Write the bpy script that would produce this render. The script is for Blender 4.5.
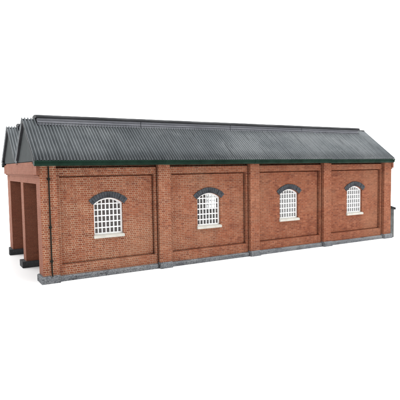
import bpy, bmesh, math, random
from mathutils import Matrix, Vector

# ------------------------------------------------------------------ clearing
for o in list(bpy.data.objects):
    bpy.data.objects.remove(o)
scene = bpy.context.scene
C = scene.collection
S = 0.06                       # one bay of the model is 60 mm
random.seed(7)

# ------------------------------------------------------------------ camera
CX, CY, CZ = -0.7652, -3.7451, 0.9024
YAW, PITCH, ROLL, F400 = 0.5280, -0.0727, -0.0146, 466.71
cam = bpy.data.cameras.new('camera')
camo = bpy.data.objects.new('camera', cam)
C.objects.link(camo)
fw = Vector((math.sin(YAW) * math.cos(PITCH), math.cos(YAW) * math.cos(PITCH), math.sin(PITCH)))
rt = Vector((math.cos(YAW), -math.sin(YAW), 0))
up = rt.cross(fw)
c_, s_ = math.cos(ROLL), math.sin(ROLL)
rt2 = c_ * rt + s_ * up
up2 = -s_ * rt + c_ * up
M = Matrix((rt2, up2, -fw)).transposed().to_4x4()
M.translation = Vector((CX, CY, CZ)) * S
camo.matrix_world = M
cam.sensor_width = 36
cam.lens = F400 / 400 * 36
cam.shift_x = -0.0516 / 400
cam.shift_y = 0.952 / 400
cam.clip_start = 0.005
cam.clip_end = 60
scene.camera = camo

# ------------------------------------------------------------------ world and lamps (white studio)
W = bpy.data.worlds.new('World')
scene.world = W
W.use_nodes = True
bg = W.node_tree.nodes['Background']
bg.inputs[0].default_value = (1.0, 1.0, 1.0, 1)
bg.inputs[1].default_value = 0.36


def softbox(name, loc, target, size, size_y, power, col=(1, 1, 1)):
    l = bpy.data.lights.new(name, 'AREA')
    l.shape = 'RECTANGLE'
    l.size, l.size_y = size * S, size_y * S
    l.energy = power * S * S
    l.color = col
    o = bpy.data.objects.new(name, l)
    C.objects.link(o)
    o.location = Vector(loc) * S
    d = (Vector(target) - Vector(loc)).normalized()
    o.rotation_euler = d.to_track_quat('-Z', 'Y').to_euler()
    return o


softbox('overhead_softbox', (4.6, -1.0, 8.6), (2.0, 0.6, 0), 9, 8, 1800)
softbox('front_softbox', (8.0, -8.5, 4.6), (2.2, 0.2, 0.5), 4, 4, 330, (1, 0.985, 0.965))
softbox('side_fill_added', (-7.5, -3.5, 6.5), (0, 1.0, 0), 5, 5, 520)  # added fill lamp to brighten the floor on the left
softbox('backdrop_softbox', (11.0, 3.0, 14.0), (14.0, 17.0, 5.0), 46, 5, 14500)
scene.view_settings.view_transform = 'Standard'
scene.view_settings.look = 'None'
scene.view_settings.gamma = 1
scene.view_settings.exposure = 0


# ------------------------------------------------------------------ helpers
def tag(o, label=None, cat=None, group=None, kind=None):
    if label: o['label'] = label
    if cat: o['category'] = cat
    if group: o['group'] = group
    if kind: o['kind'] = kind


def box_uv(bm):
    uvl = bm.loops.layers.uv.verify()
    bm.normal_update()
    for f in bm.faces:
        n = f.normal
        ax, ay, az = abs(n.x), abs(n.y), abs(n.z)
        for l in f.loops:
            p = l.vert.co
            if ay >= ax and ay >= az: l[uvl].uv = (p.x, p.z)
            elif ax >= az: l[uvl].uv = (p.y + 0.0375, p.z)
            else: l[uvl].uv = (p.x, p.y)


def obj(name, bm, mats, parent=None, bevel=0, smooth=False, recalc=True, uv=True):
    if recalc:
        bmesh.ops.recalc_face_normals(bm, faces=bm.faces)
    if uv:
        box_uv(bm)
    bm.transform(Matrix.Scale(S, 4))
    me = bpy.data.meshes.new(name)
    bm.to_mesh(me)
    bm.free()
    if not isinstance(mats, (list, tuple)): mats = [mats]
    for m in mats: me.materials.append(m)
    o = bpy.data.objects.new(name, me)
    C.objects.link(o)
    if parent: o.parent = parent
    if smooth:
        for p in me.polygons: p.use_smooth = True
    if bevel:
        b = o.modifiers.new('bevel', 'BEVEL')
        b.width = bevel * S
        b.segments = 2
        b.limit_method = 'ANGLE'
        b.angle_limit = math.radians(35)
    return o


def box(bm, x0, x1, y0, y1, z0, z1, mi=0):
    v = [bm.verts.new((x, y, z)) for z in (z0, z1) for y in (y0, y1) for x in (x0, x1)]
    fs = [(0, 2, 3, 1), (4, 5, 7, 6), (0, 1, 5, 4), (1, 3, 7, 5), (3, 2, 6, 7), (2, 0, 4, 6)]
    for f in fs:
        bm.faces.new([v[i] for i in f]).material_index = mi


def prism(bm, pts, axis, a0, a1, mi=0):
    """closed polygon pts extruded along an axis: 'x' takes (y,z), 'y' takes (x,z), 'z' takes (x,y)"""
    def P(p, a):
        return {'x': (a, p[0], p[1]), 'y': (p[0], a, p[1]), 'z': (p[0], p[1], a)}[axis]
    A = [bm.verts.new(P(p, a0)) for p in pts]
    B = [bm.verts.new(P(p, a1)) for p in pts]
    n = len(pts)
    for i in range(n):
        bm.faces.new((A[i], A[(i + 1) % n], B[(i + 1) % n], B[i])).material_index = mi
    bm.faces.new(A[::-1]).material_index = mi
    bm.faces.new(B).material_index = mi


def relief(bm, us, zs, depth, T, P, mi=0):
    """columns of cells from depth(u,z) back to T; None = a hole right through. P(u, d, z) -> 3D"""
    us = sorted(set(round(u, 5) for u in us))
    zs = sorted(set(round(z, 5) for z in zs))
    D = {}
    for i in range(len(us) - 1):
        for j in range(len(zs) - 1):
            D[i, j] = depth((us[i] + us[i + 1]) / 2, (zs[j] + zs[j + 1]) / 2)
    def q(*pts):
        f = bm.faces.new([bm.verts.new(P(*p)) for p in pts]); f.material_index = mi
    for (i, j), d in D.items():
        u0, u1, z0, z1 = us[i], us[i + 1], zs[j], zs[j + 1]
        if d is not None:
            q((u0, d, z0), (u1, d, z0), (u1, d, z1), (u0, d, z1))
            q((u0, T, z0), (u1, T, z0), (u1, T, z1), (u0, T, z1))
        a = T if d is None else d
        for di, dj in ((1, 0), (0, 1)):
            e = D.get((i + di, j + dj))
            b = T if e is None else e
            if abs(a - b) < 1e-6: continue
            if di: q((u1, a, z0), (u1, b, z0), (u1, b, z1), (u1, a, z1))
            else: q((u0, a, z1), (u1, a, z1), (u1, b, z1), (u0, b, z1))
        if a < T:
            if (i - 1, j) not in D: q((u0, a, z0), (u0, T, z0), (u0, T, z1), (u0, a, z1))
            if (i + 1, j) not in D: q((u1, a, z0), (u1, T, z0), (u1, T, z1), (u1, a, z1))
            if (i, j - 1) not in D: q((u0, a, z0), (u1, a, z0), (u1, T, z0), (u0, T, z0))
            if (i, j + 1) not in D: q((u0, a, z1), (u1, a, z1), (u1, T, z1), (u0, T, z1))


def tube(bm, pts, r, n=12):
    rings = []
    for k, p in enumerate(pts):
        p = Vector(p)
        a = Vector(pts[max(0, k - 1)]); b = Vector(pts[min(len(pts) - 1, k + 1)])
        d = (b - a).normalized()
        s = d.orthogonal().normalized() if abs(d.z) < .99 else Vector((1, 0, 0))
        t = d.cross(s)
        rings.append([bm.verts.new(p + r * (math.cos(2 * math.pi * i / n) * s + math.sin(2 * math.pi * i / n) * t)) for i in range(n)])
    for A, B in zip(rings, rings[1:]):
        for i in range(n):
            bm.faces.new((A[i], A[(i + 1) % n], B[(i + 1) % n], B[i]))
    bm.faces.new(rings[0][::-1]); bm.faces.new(rings[-1])


# ------------------------------------------------------------------ materials
class N:
    def __init__(s, name):
        s.m = bpy.data.materials.new(name); s.m.use_nodes = True
        s.t = s.m.node_tree
        s.b = s.t.nodes['Principled BSDF']
    def n(s, kind, **kw):
        x = s.t.nodes.new(kind)
        for k, v in kw.items(): setattr(x, k, v)
        return x
    def l(s, a, b): s.t.links.new(a, b)
    def val(s, sock, v):
        if hasattr(v, 'is_output'): s.l(v, sock)
        else: sock.default_value = v
    def math(s, op, a, b=0.0, c=None, clamp=False):
        x = s.n('ShaderNodeMath', operation=op, use_clamp=clamp)
        s.val(x.inputs[0], a); s.val(x.inputs[1], b)
        if c is not None: s.val(x.inputs[2], c)
        return x.outputs[0]
    def mix(s, f, a, b, mode='MIX'):
        x = s.n('ShaderNodeMix', data_type='RGBA', blend_type=mode)
        s.val(x.inputs[0], f)
        for sock, v in ((x.inputs[6], a), (x.inputs[7], b)):
            if isinstance(v, tuple): sock.default_value = (*v, 1)[:4]
            else: s.l(v, sock)
        return x.outputs[2]
    def sm(s, v, lo, hi, a=0.0, b=1.0):
        x = s.n('ShaderNodeMapRange', interpolation_type='SMOOTHSTEP')
        s.val(x.inputs[0], v); s.val(x.inputs[1], lo); s.val(x.inputs[2], hi)
        s.val(x.inputs[3], a); s.val(x.inputs[4], b)
        return x.outputs[0]
    def noise(s, co, scale, detail=3, rough=0.55):
        x = s.n('ShaderNodeTexNoise'); x.inputs['Scale'].default_value = scale
        x.inputs['Detail'].default_value = detail; x.inputs['Roughness'].default_value = rough
        s.l(co, x.inputs['Vector'])
        return x.outputs[0]
    def coords(s, scale=None):
        tc = s.n('ShaderNodeTexCoord')
        mp = s.n('ShaderNodeMapping')
        k = 1 / S
        mp.inputs['Scale'].default_value = (k, k, k) if scale is None else tuple(k * q for q in scale)
        s.l(tc.outputs['Object'], mp.inputs['Vector'])
        return mp.outputs[0]
    def bump(s, h, dist, strength=1.0):
        x = s.n('ShaderNodeBump'); x.inputs['Distance'].default_value = dist * S
        x.inputs['Strength'].default_value = strength
        s.l(h, x.inputs['Height']); s.l(x.outputs[0], s.b.inputs['Normal'])


def brick(name, cols, mortar, mort_amt, wear=(0.20, 0.055, 0.035), course=0.0168, lng=0.0378, jt=0.0016, rough=0.82, var=0.35, wear_amt=0.55, pale=(0.62, 0.47, 0.33), pale_amt=.35, fade=False, speck=0, bump=.0024, spec=.25):
    """Flemish bond in UV space"""
    k = N(name)
    uv = k.n('ShaderNodeUVMap').outputs[0]
    co = k.coords()
    wob = k.noise(co, 55, 2)
    sx = k.n('ShaderNodeSeparateXYZ'); k.l(uv, sx.inputs[0])
    wv = k.math('MULTIPLY', k.math('SUBTRACT', wob, 0.5), 0.0032)
    u = k.math('ADD', sx.outputs[0], wv); v = k.math('ADD', sx.outputs[1], wv)
    zr = k.math('DIVIDE', v, course)
    row = k.math('FLOOR', zr)
    fz = k.math('FRACT', zr)
    P = lng * 1.5
    xs = k.math('ADD', k.math('DIVIDE', u, P), k.math('MULTIPLY', k.math('FLOORED_MODULO', row, 2.0), 0.5))
    f = k.math('FRACT', xs)
    cell = k.math('ADD', k.math('MULTIPLY', k.math('FLOOR', xs), 2.0), k.math('GREATER_THAN', f, 2 / 3))
    dx = k.math('MULTIPLY', k.math('MINIMUM', k.math('MINIMUM', f, k.math('SUBTRACT', 1.0, f)), k.math('ABSOLUTE', k.math('SUBTRACT', f, 2 / 3))), P)
    dz = k.math('MULTIPLY', k.math('MINIMUM', fz, k.math('SUBTRACT', 1.0, fz)), course)
    d = k.math('MINIMUM', dx, dz)
    isb = k.sm(d, jt * 0.75, jt * 1.35)           # 1 on the brick
    cv = k.n('ShaderNodeCombineXYZ'); k.l(cell, cv.inputs[0]); k.l(row, cv.inputs[1])
    wn = k.n('ShaderNodeTexWhiteNoise', noise_dimensions='2D'); k.l(cv.outputs[0], wn.inputs['Vector'])
    rnd = wn.outputs[0]
    ramp = k.n('ShaderNodeValToRGB')
    e = ramp.color_ramp.elements
    e[0].position = 0; e[0].color = (*cols[0], 1)
    e[1].position = 1; e[1].color = (*cols[-1], 1)
    for i, cc in enumerate(cols[1:-1], 1):
        x = e.new(i / (len(cols) - 1)); x.color = (*cc, 1)
    k.l(rnd, ramp.inputs[0])
    big = k.noise(co, 2.2, 4)
    fine = k.noise(co, 160, 3)
    mid = k.noise(k.coords((1, 1, 3.5)), 7, 4, .6)
    mean = tuple(sum(c[i] for c in cols) / len(cols) for i in range(3))
    bc = k.mix(var, mean, ramp.outputs[0])
    bc = k.mix(k.sm(mid, 0.52, 0.72, 0, wear_amt), bc, wear)
    bc = k.mix(k.sm(big, 0.45, 0.7, 0, pale_amt), bc, pale)
    run = k.noise(k.coords((1, 1, .16)), 13, 4, .65)
    bc = k.mix(k.sm(run, 0.54, 0.74, 0, wear_amt * .55), bc, wear)
    bc = k.mix(k.sm(fine, 0.35, 0.7, 0, .25), bc, tuple(c * .55 for c in mean))
    # mortar wash is patchy: rubbed away in places
    mo = k.math('MULTIPLY', k.sm(k.noise(co, 9, 4, .7), 0.3, 0.62, 0.35, 1.0), mort_amt)
    if fade:                                      # mortar contrast drops away from the open end
        sp = k.n('ShaderNodeSeparateXYZ'); k.l(co, sp.inputs[0])
        mo = k.math('MULTIPLY', mo, k.sm(sp.outputs[0], 0.0, 3.0, 1.0, 0.30))
    mc = k.mix(k.sm(k.noise(co, 30, 2), .3, .7), mortar, tuple(c * .7 for c in mortar))
    mc = k.mix(mo, bc, mc)
    col = k.mix(isb, mc, bc)
    k.l(col, k.b.inputs['Base Color'])
    k.b.inputs['Roughness'].default_value = rough
    k.b.inputs['Specular IOR Level'].default_value = spec
    if speck:
        sn = k.noise(co, 95, 4, .75)
        sp = k.n('ShaderNodeSeparateXYZ'); k.l(co, sp.inputs[0])
        am = k.math('MULTIPLY', k.sm(sn, .50, .60, 0, speck), k.sm(sp.outputs[0], 0.3, 3.4, 1.0, .25))
        col = k.mix(am, col, (.012, .012, .014))
        col = k.mix(k.sm(k.noise(co, 120, 3, .7), .60, .68, 0, speck * .7), col, (.5, .5, .48))
        k.l(col, k.b.inputs['Base Color'])
    h = k.math('ADD', k.sm(d, jt * .4, jt * 2.0), k.math('MULTIPLY', fine, 0.55))
    h = k.math('ADD', h, k.math('MULTIPLY', rnd, 0.35))
    k.bump(h, bump)
    return k.m


def plain(name, col, rough=0.5, var=0.25, scale=14, bump=0.0015, spec=0.4, col2=None, stretch=None):
    k = N(name)
    co = k.coords(stretch)
    n1 = k.noise(co, scale, 5, .6)
    n2 = k.noise(co, scale * 9, 3)
    c2 = col2 or tuple(c * (1 - var) for c in col)
    c = k.mix(k.sm(n1, .35, .7), col, c2)
    c = k.mix(k.sm(n2, .4, .75, 0, var), c, tuple(q * .6 for q in col))
    k.l(c, k.b.inputs['Base Color'])
    k.l(k.sm(n1, .3, .7, rough * .8, min(1, rough * 1.2)), k.b.inputs['Roughness'])
    k.b.inputs['Specular IOR Level'].default_value = spec
    k.bump(n2, bump)
    return k.m


M_BRICK = brick('red brick', [(0.13, 0.037, 0.023), (0.25, 0.080, 0.041), (0.19, 0.057, 0.029), (0.31, 0.118, 0.066)], (0.52, 0.385, 0.27), 0.9, var=.75, wear=(.085, .02, .013), pale=(.29, .14, .082), pale_amt=.35, fade=True, spec=.08)
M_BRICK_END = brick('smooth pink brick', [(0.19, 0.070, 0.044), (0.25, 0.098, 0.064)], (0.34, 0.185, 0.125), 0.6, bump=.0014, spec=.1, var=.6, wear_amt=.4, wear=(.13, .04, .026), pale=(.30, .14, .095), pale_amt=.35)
M_BRICK_SHADED = brick('shaded red brick', [(0.15, 0.045, 0.024), (0.20, 0.066, 0.036)], (0.20, 0.10, 0.06), 0.5, wear=(.09, .03, .018), pale=(.17, .06, .035))  # darker copy of the brick, inside shade put into its colour
M_PLINTH = brick('blue grey engineering brick', [(0.07, 0.078, 0.09), (0.16, 0.17, 0.185), (0.11, 0.12, 0.135), (0.20, 0.21, 0.22)], (0.28, 0.285, 0.28), 0.5,
                 wear=(0.03, 0.03, 0.035), wear_amt=.8, pale=(0.27, 0.275, 0.27), pale_amt=.45, var=.7, speck=.75)
M_PLINTH_DARK = brick('black engineering brick', [(0.018, 0.018, 0.02), (0.06, 0.061, 0.066)], (0.05, 0.05, 0.05), 0.3, wear=(.01, .01, .01), pale=(.06, .06, .06), pale_amt=.3)
M_SLATE = plain('dark arch brick', (0.050, 0.054, 0.063), 0.8, .6, 34, .003, .3)
M_SILL = plain('painted stone sill', (0.46, 0.445, 0.40), 0.7, .15, 20, .001)
M_WHITE = plain('white window paint', (0.72, 0.72, 0.715), 0.45, .05, 20, .0005)
M_GREEN = plain('dark green gutter paint', (0.008, 0.024, 0.016), 0.6, .35, 12, .0008, .06)
M_PIPE = plain('black green pipe paint', (0.009, 0.0095, 0.006), 0.6, .3, 20, .0008, .15)
M_BOARD = plain('gable board grey', (0.040, 0.045, 0.046), 0.9, .25, 5, .0012, .08, (0.065, 0.072, 0.073))
M_VENT = plain('ridge vent grey', (0.13, 0.135, 0.155), 0.6, .3, 7, .0012, .35, (0.19, 0.195, 0.215), (0.3, 1, 1))
M_CAP = plain('ridge vent cap', (0.010, 0.011, 0.014), 0.7, .35, 9, .001, .4, None, (0.3, 1, 1))
M_INNER = plain('unpainted inner skin', (0.55, 0.54, 0.52), 0.9, .2, 10, .001, .2)
M_STONE = plain('weathered grey stone', (0.10, 0.103, 0.10), 0.9, .45, 10, .003, .1, (0.05, 0.05, 0.05))
M_DSTONE = plain('dark capping stone', (0.015, 0.016, 0.018), 0.9, .3, 14, .002, .25)


def roof_mat():
    k = N('weathered corrugated sheet')
    co = k.coords()
    st = k.coords((1, .12, .12))
    big = k.noise(co, 1.6, 5, .6)
    streak = k.noise(st, 26, 4, .65)
    fine = k.noise(co, 120, 3)
    base = k.mix(k.sm(big, .32, .68), (0.100, 0.111, 0.119), (0.175, 0.186, 0.193))
    base = k.mix(k.sm(streak, .5, .78, 0, .6), base, (0.045, 0.048, 0.053))
    base = k.mix(k.sm(k.noise(co, 5, 5, .7), .56, .8, 0, .38), base, (0.36, 0.37, 0.375))
    base = k.mix(k.sm(fine, .45, .75, 0, .3), base, (0.05, 0.054, 0.058))
    k.l(base, k.b.inputs['Base Color'])
    k.b.inputs['Roughness'].default_value = 0.8
    k.b.inputs['Specular IOR Level'].default_value = 0.15
    k.bump(fine, 0.0015)
    return k.m


M_ROOF = roof_mat()


def glass_mat(name, clear):
    k = N(name)
    k.b.inputs['Base Color'].default_value = (0.9, 0.92, 0.93, 1)
    k.b.inputs['Roughness'].default_value = 0.06
    k.b.inputs['IOR'].default_value = 1.32
    k.b.inputs['Transmission Weight'].default_value = clear
    return k.m


M_GLASS = glass_mat('window glazing', 0.985)
M_GLASS_REFLECT = glass_mat('reflection-grey window glazing', 0.86)  # reflection on the far panes put in as cloudier glass
kf = N('white paper sweep')
kf.b.inputs['Base Color'].default_value = (0.93, 0.93, 0.93, 1)
kf.b.inputs['Roughness'].default_value = 0.95
kf.b.inputs['Specular IOR Level'].default_value = 0.0
M_FLOOR = kf.m

# ------------------------------------------------------------------ setting: one white paper sweep
bm = bmesh.new()
prof = [(-14, 0)]
for i in range(13):
    a = i / 12 * math.pi / 2
    prof.append((12 + 5 * math.sin(a), 5 - 5 * math.cos(a)))
prof.append((17, 22))
rows = [[bm.verts.new((x, y, z)) for x in (-45, 80)] for y, z in prof]
for A, B in zip(rows, rows[1:]):
    bm.faces.new((A[0], A[1], B[1], B[0]))
o = obj('backdrop', bm, M_FLOOR, smooth=True, recalc=False)
tag(o, kind='structure')

# ------------------------------------------------------------------ dimensions (in bays)
XR = 4.125            # right end of the long wall
PW = 0.112            # pilaster width
WD = 1.68             # depth of the building
D1, D2, T = 0.034, 0.062, 0.140
XL = -0.014             # left end of the long wall
WX0, WX1, WZ0, WSP, WRISE = 0.425, 0.682, 0.342, 0.606, 0.048
WC = (WX0 + WX1) / 2
HALF = (WX1 - WX0) / 2
RAD = (HALF ** 2 + WRISE ** 2) / (2 * WRISE)
CZA = WSP + WRISE - RAD
ZTOP = 0.948
PLZ = 0.054
NEARP, MID0, MID1, FARP = 0.150, 0.735, 0.860, 1.495
OPZ = 0.785

shed = bpy.data.objects.new('engine_shed', None)
shed.empty_display_size = 0.02
C.objects.link(shed)
tag(shed, 'red brick model engine shed with twin gabled grey corrugated roof and white arched windows', 'model building')


def arch_z(x):
    return CZA + math.sqrt(max(0, RAD ** 2 - (x - WC) ** 2))


# ------------------------------------------------------------------ long walls
def wall_depth(x, z):
    kx = max(x, 0) % 1.0
    if kx < PW or x > 4: return 0.0
    if z > 0.908: return D2 + 0.02
    if kx > 0.990: return 0.062                   # open joint beside the next pilaster
    if kx > 0.970 or kx < PW + 0.03 or z > 0.846 or z < 0.128: return D1
    if kx > 0.9585 or z > 0.834: return 0.080      # groove added to deepen the shade round the sunk panel
    if z < 0.137: return 0.067
    if WX0 < kx < WX1 and WZ0 < z < WSP + WRISE: return None
    return D2


def long_wall(back):
    P = (lambda u, d, z: (u, WD - d, z)) if back else (lambda u, d, z: (u, d, z))
    bm = bmesh.new()
    us, zs = [XL, XR], [PLZ - .02, 0.128, 0.137, 0.834, 0.846, 0.908, ZTOP, WZ0, WSP + WRISE]
    for k in range(4):
        us += [k, k + PW, k + PW + .03, k + .9585, k + .97, k + .990, k + WX0, k + WX1]
    us.append(4)
    relief(bm, us, zs, wall_depth, T, P)
    n = 14
    for k in range(4):                         # brick above the curved window heads
        top = WSP + WRISE
        for i in range(n):
            a, b = WX0 + (WX1 - WX0) * i / n, WX0 + (WX1 - WX0) * (i + 1) / n
            za, zb = arch_z(a), arch_z(b)
            for d in (D2, T):
                pts = [P(k + a, d, za), P(k + b, d, zb), P(k + b, d, top), P(k + a, d, top)]
                if top - za < 1e-4: pts.pop()
                elif top - zb < 1e-4: pts.pop(2)
                bm.faces.new([bm.verts.new(p) for p in pts])
            bm.faces.new([bm.verts.new(p) for p in (P(k + a, D2, za), P(k + b, D2, zb), P(k + b, T, zb), P(k + a, T, za))])
    bmesh.ops.remove_doubles(bm, verts=bm.verts, dist=1e-5)
    bmesh.ops.recalc_face_normals(bm, faces=bm.faces)
    bm.normal_update()
    for f in bm.faces:
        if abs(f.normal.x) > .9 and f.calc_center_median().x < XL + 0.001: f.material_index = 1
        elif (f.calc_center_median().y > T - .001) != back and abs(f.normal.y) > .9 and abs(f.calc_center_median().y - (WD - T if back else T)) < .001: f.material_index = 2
    return obj('wall', bm, [M_BRICK, M_BRICK_END, M_BRICK_SHADED], shed, bevel=0.0035, recalc=False)


long_wall(False)
long_wall(True)


# ------------------------------------------------------------------ plinths of the long walls
def plinth(back):
    bm = bmesh.new()
    def b(x0, x1, y0, y1, z1, ch=.012):
        pr = [(y0, 0), (y0, z1 - ch), (y0 + ch, z1), (y1, z1), (y1, 0)]
        if back: pr = [(WD - y, z) for y, z in pr]
        prism(bm, pr, 'x', x0, x1)
    for k in range(5):
        b(k - (.030 if k == 0 else .004), (k + PW + .004) if k < 4 else XR + .012, -0.022, T, PLZ + (.006 if k == 0 else 0))
        if k < 4: b(k + PW + .0045, k + .987, 0.008, T, PLZ - .010 - .003 * (k % 2))
    return obj('plinth', bm, M_PLINTH_DARK if back else M_PLINTH, shed, bevel=0.003)


plinth(False)
plinth(True)


# ------------------------------------------------------------------ end walls: piers, lintel, projecting band
def end_wall(left):
    X0 = XL if left else XR
    sgn = 1 if left else -1
    P = lambda u, d, z: (X0 + sgn * d, u, z)
    T2 = 0.16
    B = -0.026
    def depth(y, z):
        if z > 0.858: return B
        if z > 0.846: return B * .5
        if z > OPZ: return 0.0
        if y < NEARP or y > FARP or MID0 < y < MID1: return 0.0
        return None if left else 0.05
    bm = bmesh.new()
    relief(bm, [T + .001, NEARP, MID0, MID1, FARP, WD - T - .001], [PLZ - .02, OPZ, .846, .858, .962], depth, T2, P)
    # the band runs on over the ends of the long walls
    for y0, y1 in ((-0.014, T + .0005), (WD - T - .0005, WD + .03)):
        xa, xb = sorted((X0 + sgn * B, X0 - sgn * .0005))
        box(bm, xa, xb, y0, y1, .858, ZTOP + .002)
        xa, xb = sorted((X0 + sgn * B * .5, X0 - sgn * .0005))
        box(bm, xa, xb, y0 + .008, y1 - (.012 if y0 > 1 else 0), .845, .8575)
    bmesh.ops.remove_doubles(bm, verts=bm.verts, dist=1e-5)
    bmesh.ops.recalc_face_normals(bm, faces=bm.faces)
    bm.normal_update()
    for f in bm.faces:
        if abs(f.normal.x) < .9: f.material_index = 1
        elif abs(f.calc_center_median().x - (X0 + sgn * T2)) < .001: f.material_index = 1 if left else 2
    e = obj('end_wall', bm, [M_BRICK_END, M_BRICK_SHADED, M_INNER], shed, bevel=0.004, recalc=False)
    # plinths under the piers
    bm = bmesh.new()
    xa, xb = sorted((X0 + sgn * -0.018, X0 + sgn * T2))
    box(bm, xa, xb, T + .0005, NEARP + .004, 0, PLZ, 0)
    obj('plinth', bm, [M_PLINTH], shed, bevel=.003)
    return e


end_wall(True)
end_wall(False)

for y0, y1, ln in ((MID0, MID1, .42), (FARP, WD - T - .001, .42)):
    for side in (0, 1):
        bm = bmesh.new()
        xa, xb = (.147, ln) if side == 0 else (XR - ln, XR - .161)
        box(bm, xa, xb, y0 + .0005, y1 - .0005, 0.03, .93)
        obj('pier', bm, M_BRICK_SHADED, shed, bevel=.003)
        bm = bmesh.new()
        xa, xb = (-.050, ln + .02) if side == 0 else (XR - ln - .02, XR + .030)
        box(bm, xa, xb, y0 - .016, y1 + .012, 0, .060)
        obj('plinth', bm, M_PLINTH_DARK, shed, bevel=.004)


# ------------------------------------------------------------------ windows
def make_window():
    """built for the first bay of the front wall; copied along"""
    fr = bmesh.new()
    y0, y1 = D2 + .022, D2 + .040
    fwid = .014
    n = 18
    # outer frame: one closed ring that follows the arched head
    out, inn = [], []
    out += [(WX0, WZ0), (WX1, WZ0)]; inn += [(WX0 + fwid, WZ0 + fwid), (WX1 - fwid, WZ0 + fwid)]
    for i in range(n + 1):
        x = WX1 + (WX0 - WX1) * i / n
        out.append((x, arch_z(x)))
        xi = WX1 - fwid + (WX0 - WX1 + 2 * fwid) * i / n
        inn.append((xi, CZA + math.sqrt(max(0, (RAD - fwid) ** 2 - (xi - WC) ** 2))))
    m = len(out)
    rings = [[fr.verts.new((x, y, z)) for x, z in L] for L, y in ((out, y0), (inn, y0), (inn, y1), (out, y1))]
    for A, B in zip(rings, rings[1:] + rings[:1]):
        for i in range(m):
            fr.faces.new((A[i], A[(i + 1) % m], B[(i + 1) % m], B[i]))
    w = .0088
    ncol, nrow = 7, 6
    ztop_in = lambda x: CZA + math.sqrt((RAD - fwid) ** 2 - (x - WC) ** 2)
    for i in range(1, ncol):
        x = WX0 + fwid * .5 + (WX1 - WX0 - fwid) * i / ncol
        box(fr, x - w / 2, x + w / 2, y0 + .003, y1 - .002, WZ0 + fwid - .002, ztop_in(x) + .004)
    for j in range(1, nrow):
        z = WZ0 + fwid * .5 + (WSP + WRISE - WZ0 - fwid * .5) * j / nrow
        if z > WSP - .004: z = min(z, WSP + .002)
        box(fr, WX0 + fwid - .002, WX1 - fwid + .002, y0 + .0015, y1 - .0035, z - w * .56, z + w * .56)
    f = obj('window', fr, M_WHITE, shed, bevel=.0015)
    g = bmesh.new()
    pts = [(WX0 + .004, WZ0 + .004), (WX1 - .004, WZ0 + .004)] + [(x, arch_z(x) - .004) for x in [WX1 - .004 + (WX0 - WX1 + .008) * i / n for i in range(n + 1)]]
    prism(g, pts, 'y', y1 - .0062, y1 - .0042)
    pane = obj('pane', g, M_GLASS, f)
    s = bmesh.new()
    pr = [(D2 + .03, .315), (D2 - .020, .315), (D2 - .020, .336), (D2 - .004, .3425), (D2 + .03, .3425)]
    prism(s, pr, 'x', WX0 - .008, WX1 + .006)
    sill = obj('sill', s, M_SILL, f, bevel=.003)
    a = bmesh.new()
    nb = 15
    A0 = math.radians(44.0)
    r0, r1 = RAD + .0005, RAD + .052
    rnd = random.Random(3)
    for i in range(nb):
        t0 = -A0 + 2 * A0 * (i + .03) / nb
        t1 = -A0 + 2 * A0 * (i + .97) / nb
        q = rnd.uniform(-.002, .002)
        pts = [(WC + r * math.sin(t), CZA + r * math.cos(t)) for r, t in ((r0, t0), (r0, t1), (r1 + q, t1), (r1 + q, t0))]
        prism(a, pts, 'y', D2 - .010 + rnd.uniform(-.0015, .0015), D2 + .02)
    # mortar bed behind the arch bricks
    seg = [-A0 + 2 * A0 * i / 24 for i in range(25)]
    pts = [(WC + (r0 + .001) * math.sin(t), CZA + (r0 + .001) * math.cos(t)) for t in seg] + [(WC + (r1 - .002) * math.sin(t), CZA + (r1 - .002) * math.cos(t)) for t in reversed(seg)]
    prism(a, pts, 'y', D2 - .005, D2 + .02)
    ar = obj('arch', a, M_SLATE, f, bevel=.002)
    return f, [pane, sill, ar]


W0, WCH = make_window()
for back in (0, 1):
    for k in range(4):
        if back == 0 and k == 0: continue
        w = W0.copy(); C.objects.link(w); w.parent = shed
        if back:
            w.matrix_basis = Matrix.Translation((k * S + 2 * WC * S, WD * S, 0)) @ Matrix.Rotation(math.pi, 4, 'Z')
        else:
            w.location = (k * S, 0, 0)
        for ch in WCH:
            c2 = ch.copy(); C.objects.link(c2); c2.parent = w
            if ch is WCH[0] and not back and k > 1:          # two far windows: slanting reflection put in as greyer glass
                c2.data = ch.data.copy(); c2.data.materials[0] = M_GLASS_REFLECT
                c2['label'] = 'grey glazing with painted-in reflection'

# ------------------------------------------------------------------ roof
EV, HE, HR = 0.0607, 0.972, 1.333
RX0, RX1 = -0.060, 4.112
RY = 0.41                     # near ridge
VY = 0.845                    # valley
FY = 1.27                     # far ridge
PITCH_C = 0.0258
AMP = 0.0105


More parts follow.
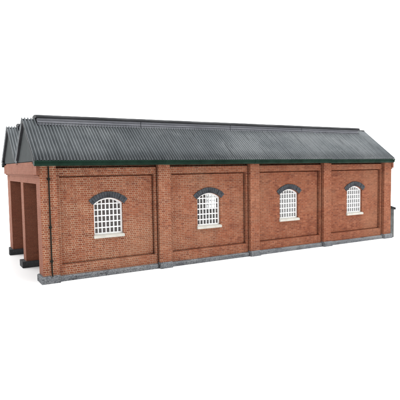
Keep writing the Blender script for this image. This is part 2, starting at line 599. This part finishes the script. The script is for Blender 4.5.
def slope_sheet(bm, ya, za, yb, zb, th=.007):
    """corrugated sheet from (ya,za) at the eave to (yb,zb) at the ridge"""
    L = math.hypot(yb - ya, zb - za)
    ny, nz = -(zb - za) / L, (yb - ya) / L
    if nz < 0: ny, nz = -ny, -nz
    seg = 12
    ncor = (RX1 - RX0) / PITCH_C
    n = int(ncor * seg)
    rowsn = 4
    rj = random.Random(int(ya * 977) + 5)
    jit = [(rj.uniform(.82, 1.12), rj.uniform(-.0009, .0009)) for _ in range(int(ncor) + 3)]
    def row(t, off):
        r = []
        for i in range(n + 1):
            x = RX0 + (RX1 - RX0) * i / n
            ja, jb = jit[int((x - RX0) / PITCH_C + .5)]
            h = jb + AMP * ja * (2 * ((1 + math.cos(2 * math.pi * (x - RX0) / PITCH_C)) / 2) ** 1.5 - 1) + off
            sag = 0.004 * math.sin(math.pi * (x - RX0) / (RX1 - RX0))
            r.append(bm.verts.new((x, ya + (yb - ya) * t + ny * h, za + (zb - za) * t + nz * h - sag)))
        return r
    top = [row(j / rowsn, 0) for j in range(rowsn + 1)]
    bot = [row(j / rowsn, -th) for j in range(rowsn + 1)]
    for R in (top, bot):
        for A, B in zip(R, R[1:]):
            for i in range(n): bm.faces.new((A[i], A[i + 1], B[i + 1], B[i]))
    for j in (0, rowsn):
        for i in range(n): bm.faces.new((top[j][i], top[j][i + 1], bot[j][i + 1], bot[j][i]))
    for i in (0, n):
        for j in range(rowsn): bm.faces.new((top[j][i], top[j + 1][i], bot[j + 1][i], bot[j][i]))


def build_roof(ye0, yr, ye1):
    bm = bmesh.new()
    slope_sheet(bm, ye0, HE, yr, HR)
    slope_sheet(bm, ye1, HE, yr, HR)
    r = obj('roof', bm, M_ROOF, shed, smooth=True, uv=False)
    # ridge roll under the vent
    bm = bmesh.new()
    prism(bm, [(yr - .022, HR - .010), (yr - .012, HR + .006), (yr, HR + .0105), (yr + .012, HR + .006), (yr + .022, HR - .010)], 'x', .30, RX1 - .006)
    obj('ridge_capping', bm, M_CAP, r, bevel=.003)
    # smoke vent: louvred body, overhanging cap
    HW = 0.070
    x0, x1 = .055, 3.926
    zb, zt = HR - HW * (HR - HE) / (yr - ye0) - .006, 1.338
    if ye0 > 0: zb = HR - HW * .85 - .006
    bm = bmesh.new()
    for xa, xb in ((x0, .985), (.990, 1.995), (2.0, 2.985), (2.990, x1)):
        sl = []
        nl = 3
        for j in range(nl):
            a = zb + (zt - zb) * j / nl; b = zb + (zt - zb) * (j + 1) / nl
            sl += [(yr - HW, a), (yr - HW, a + (b - a) * .62), (yr - HW + .008, a + (b - a) * .78), (yr - HW + .008, b)]
        prof = sl + [(2 * yr - y, z) for y, z in reversed(sl)]
        prism(bm, prof, 'x', xa, xb)
    v = obj('ridge_vent', bm, M_VENT, r, bevel=.0012)
    bm = bmesh.new()
    cp = []
    for i in range(9):
        a = math.pi * i / 8
        cp.append((yr - (HW + .014) * math.cos(a), zt + .006 + .019 * math.sin(a) ** .6))
    cp = [(yr - HW - .014, zt - .006)] + cp + [(yr + HW + .014, zt - .006)]
    prism(bm, cp, 'x', x0 - .012, x1 + .012)
    obj('vent_cap', bm, M_CAP, v, bevel=.0015)
    # gable boards at both ends, set back under the verge
    for xa, xb in ((-.036, .010), (XR - .030, XR - .008)):
        bm = bmesh.new()
        ins = .016
        prism(bm, [(ye0 + .03, HE - .006), (yr, HR - ins - .012), (ye1 - .03, HE - .006)], 'x', xa, xb)
        obj('gable', bm, M_BOARD, r, bevel=.001)
    # dark strips added under the sheets for the shade of the overhang
    for xa, xb in ((-.0575, -.0365), (XR - .023, XR - .017)):
        for e in (ye0, ye1):
            bm = bmesh.new()
            sg = 1 if e < yr else -1
            k = (HR - HE) / abs(yr - e)
            a, b = e + sg * .034, e + sg * .058
            prism(bm, [(a, HE + .034 * k - .018), (yr, HR - .018), (yr, HR - .018 - .024 * k), (b, HE + .034 * k - .018)], 'x', xa, xb)
            obj('verge_shade_strip', bm, M_CAP, r, bevel=.001)
    return r


build_roof(-EV, RY, VY)
build_roof(VY + .012, FY, WD + EV)

# valley gutter and lead end between the two roofs
bm = bmesh.new()
prism(bm, [(VY - .05, HE + .020), (VY - .004, HE - .018), (VY + .016, HE - .018), (VY + .062, HE + .020), (VY + .062, HE + .012), (VY + .02, HE - .026), (VY - .008, HE - .026), (VY - .05, HE + .012)], 'x', RX0 + .02, RX1 - .02)
obj('valley_gutter', bm, M_CAP, shed)
# closing board over the end lintel
for xa, xb in ((-.020, .12), (XR - .12, XR - .002)):
    bm = bmesh.new()
    box(bm, xa, xb, .02, WD - .02, .9625, HE - .0065)
    obj('wall_plate', bm, M_BOARD, shed)


# ------------------------------------------------------------------ gutters and rainwater pipe
def gutter(back):
    bm = bmesh.new()
    yf = -EV
    secs = [(RX0, 1.045, 0, 0), (1.045, 2.02, -.001, .002), (2.02, 3.055, -.002, .001), (3.055, RX1 + .006, -.006, .004)]
    for xa, xb, dz, dy in secs:
        z1 = HE - .004 + dz; y = yf + dy
        pr = [(y - .004, z1), (y - .004, z1 - .009), (y + .004, z1 - .012), (y + .002, z1 - .026), (y + .012, z1 - .038), (y + .030, z1 - .041), (y + .052, z1 - .036), (y + .056, z1 - .008), (y + .006, z1)]
        if back: pr = [(WD - a, b) for a, b in pr]
        prism(bm, pr, 'x', xa + .0005, xb - .0005)
    g = obj('gutter', bm, M_GREEN, shed, bevel=.002)
    bm = bmesh.new()
    a, b = (0.0015, .028) if not back else (WD - .028, WD - .0015)
    box(bm, .002, XR - .002, a, b, ZTOP + .001, HE - .018)
    e = (-.034, .0014) if not back else (WD - .0014, WD + .034)
    box(bm, RX0 + .006, RX1 - .002, *e, HE - .030, HE + .001)
    box(bm, RX0 + .004, RX0 + .030, -.014 if not back else WD - .03, .03 if not back else WD + .014, HE - .03, HE + .012)
    obj('soffit_board', bm, M_CAP, shed)
    return g


gutter(False)
gutter(True)

bm = bmesh.new()
px = 0.052
tube(bm, [(px, -.009, .925), (px, -.009, .90), (px, -.010, PLZ + .03)], .0054)
tube(bm, [(px, -.010, PLZ + .034), (px, -.018, PLZ + .016), (px, -.030, PLZ + .006)], .0058)
pipe = obj('downpipe', bm, M_PIPE, shed, smooth=False)
for z in (.815, .435, .165):
    bm = bmesh.new()
    tube(bm, [(px, -.0095, z), (px, -.0095, z + .022)], .0085)
    box(bm, px - .012, px + .012, -.008, -.0005, z + .004, z + .017)
    obj('collar', bm, M_PIPE, pipe, bevel=.0012)

# ------------------------------------------------------------------ low buttress against the right end
bm = bmesh.new()
prism(bm, [(XR + .001, 0), (XR + .070, 0), (XR + .066, .36), (XR + .001, .36)], 'y', .003, .19)
bt = obj('buttress', bm, M_STONE, shed, bevel=.004)
bm = bmesh.new()
prism(bm, [(XR + .001, .3605), (XR + .086, .340), (XR + .090, .368), (XR + .001, .394)], 'y', -.006, .205)
obj('capstone', bm, M_DSTONE, bt, bevel=.003)
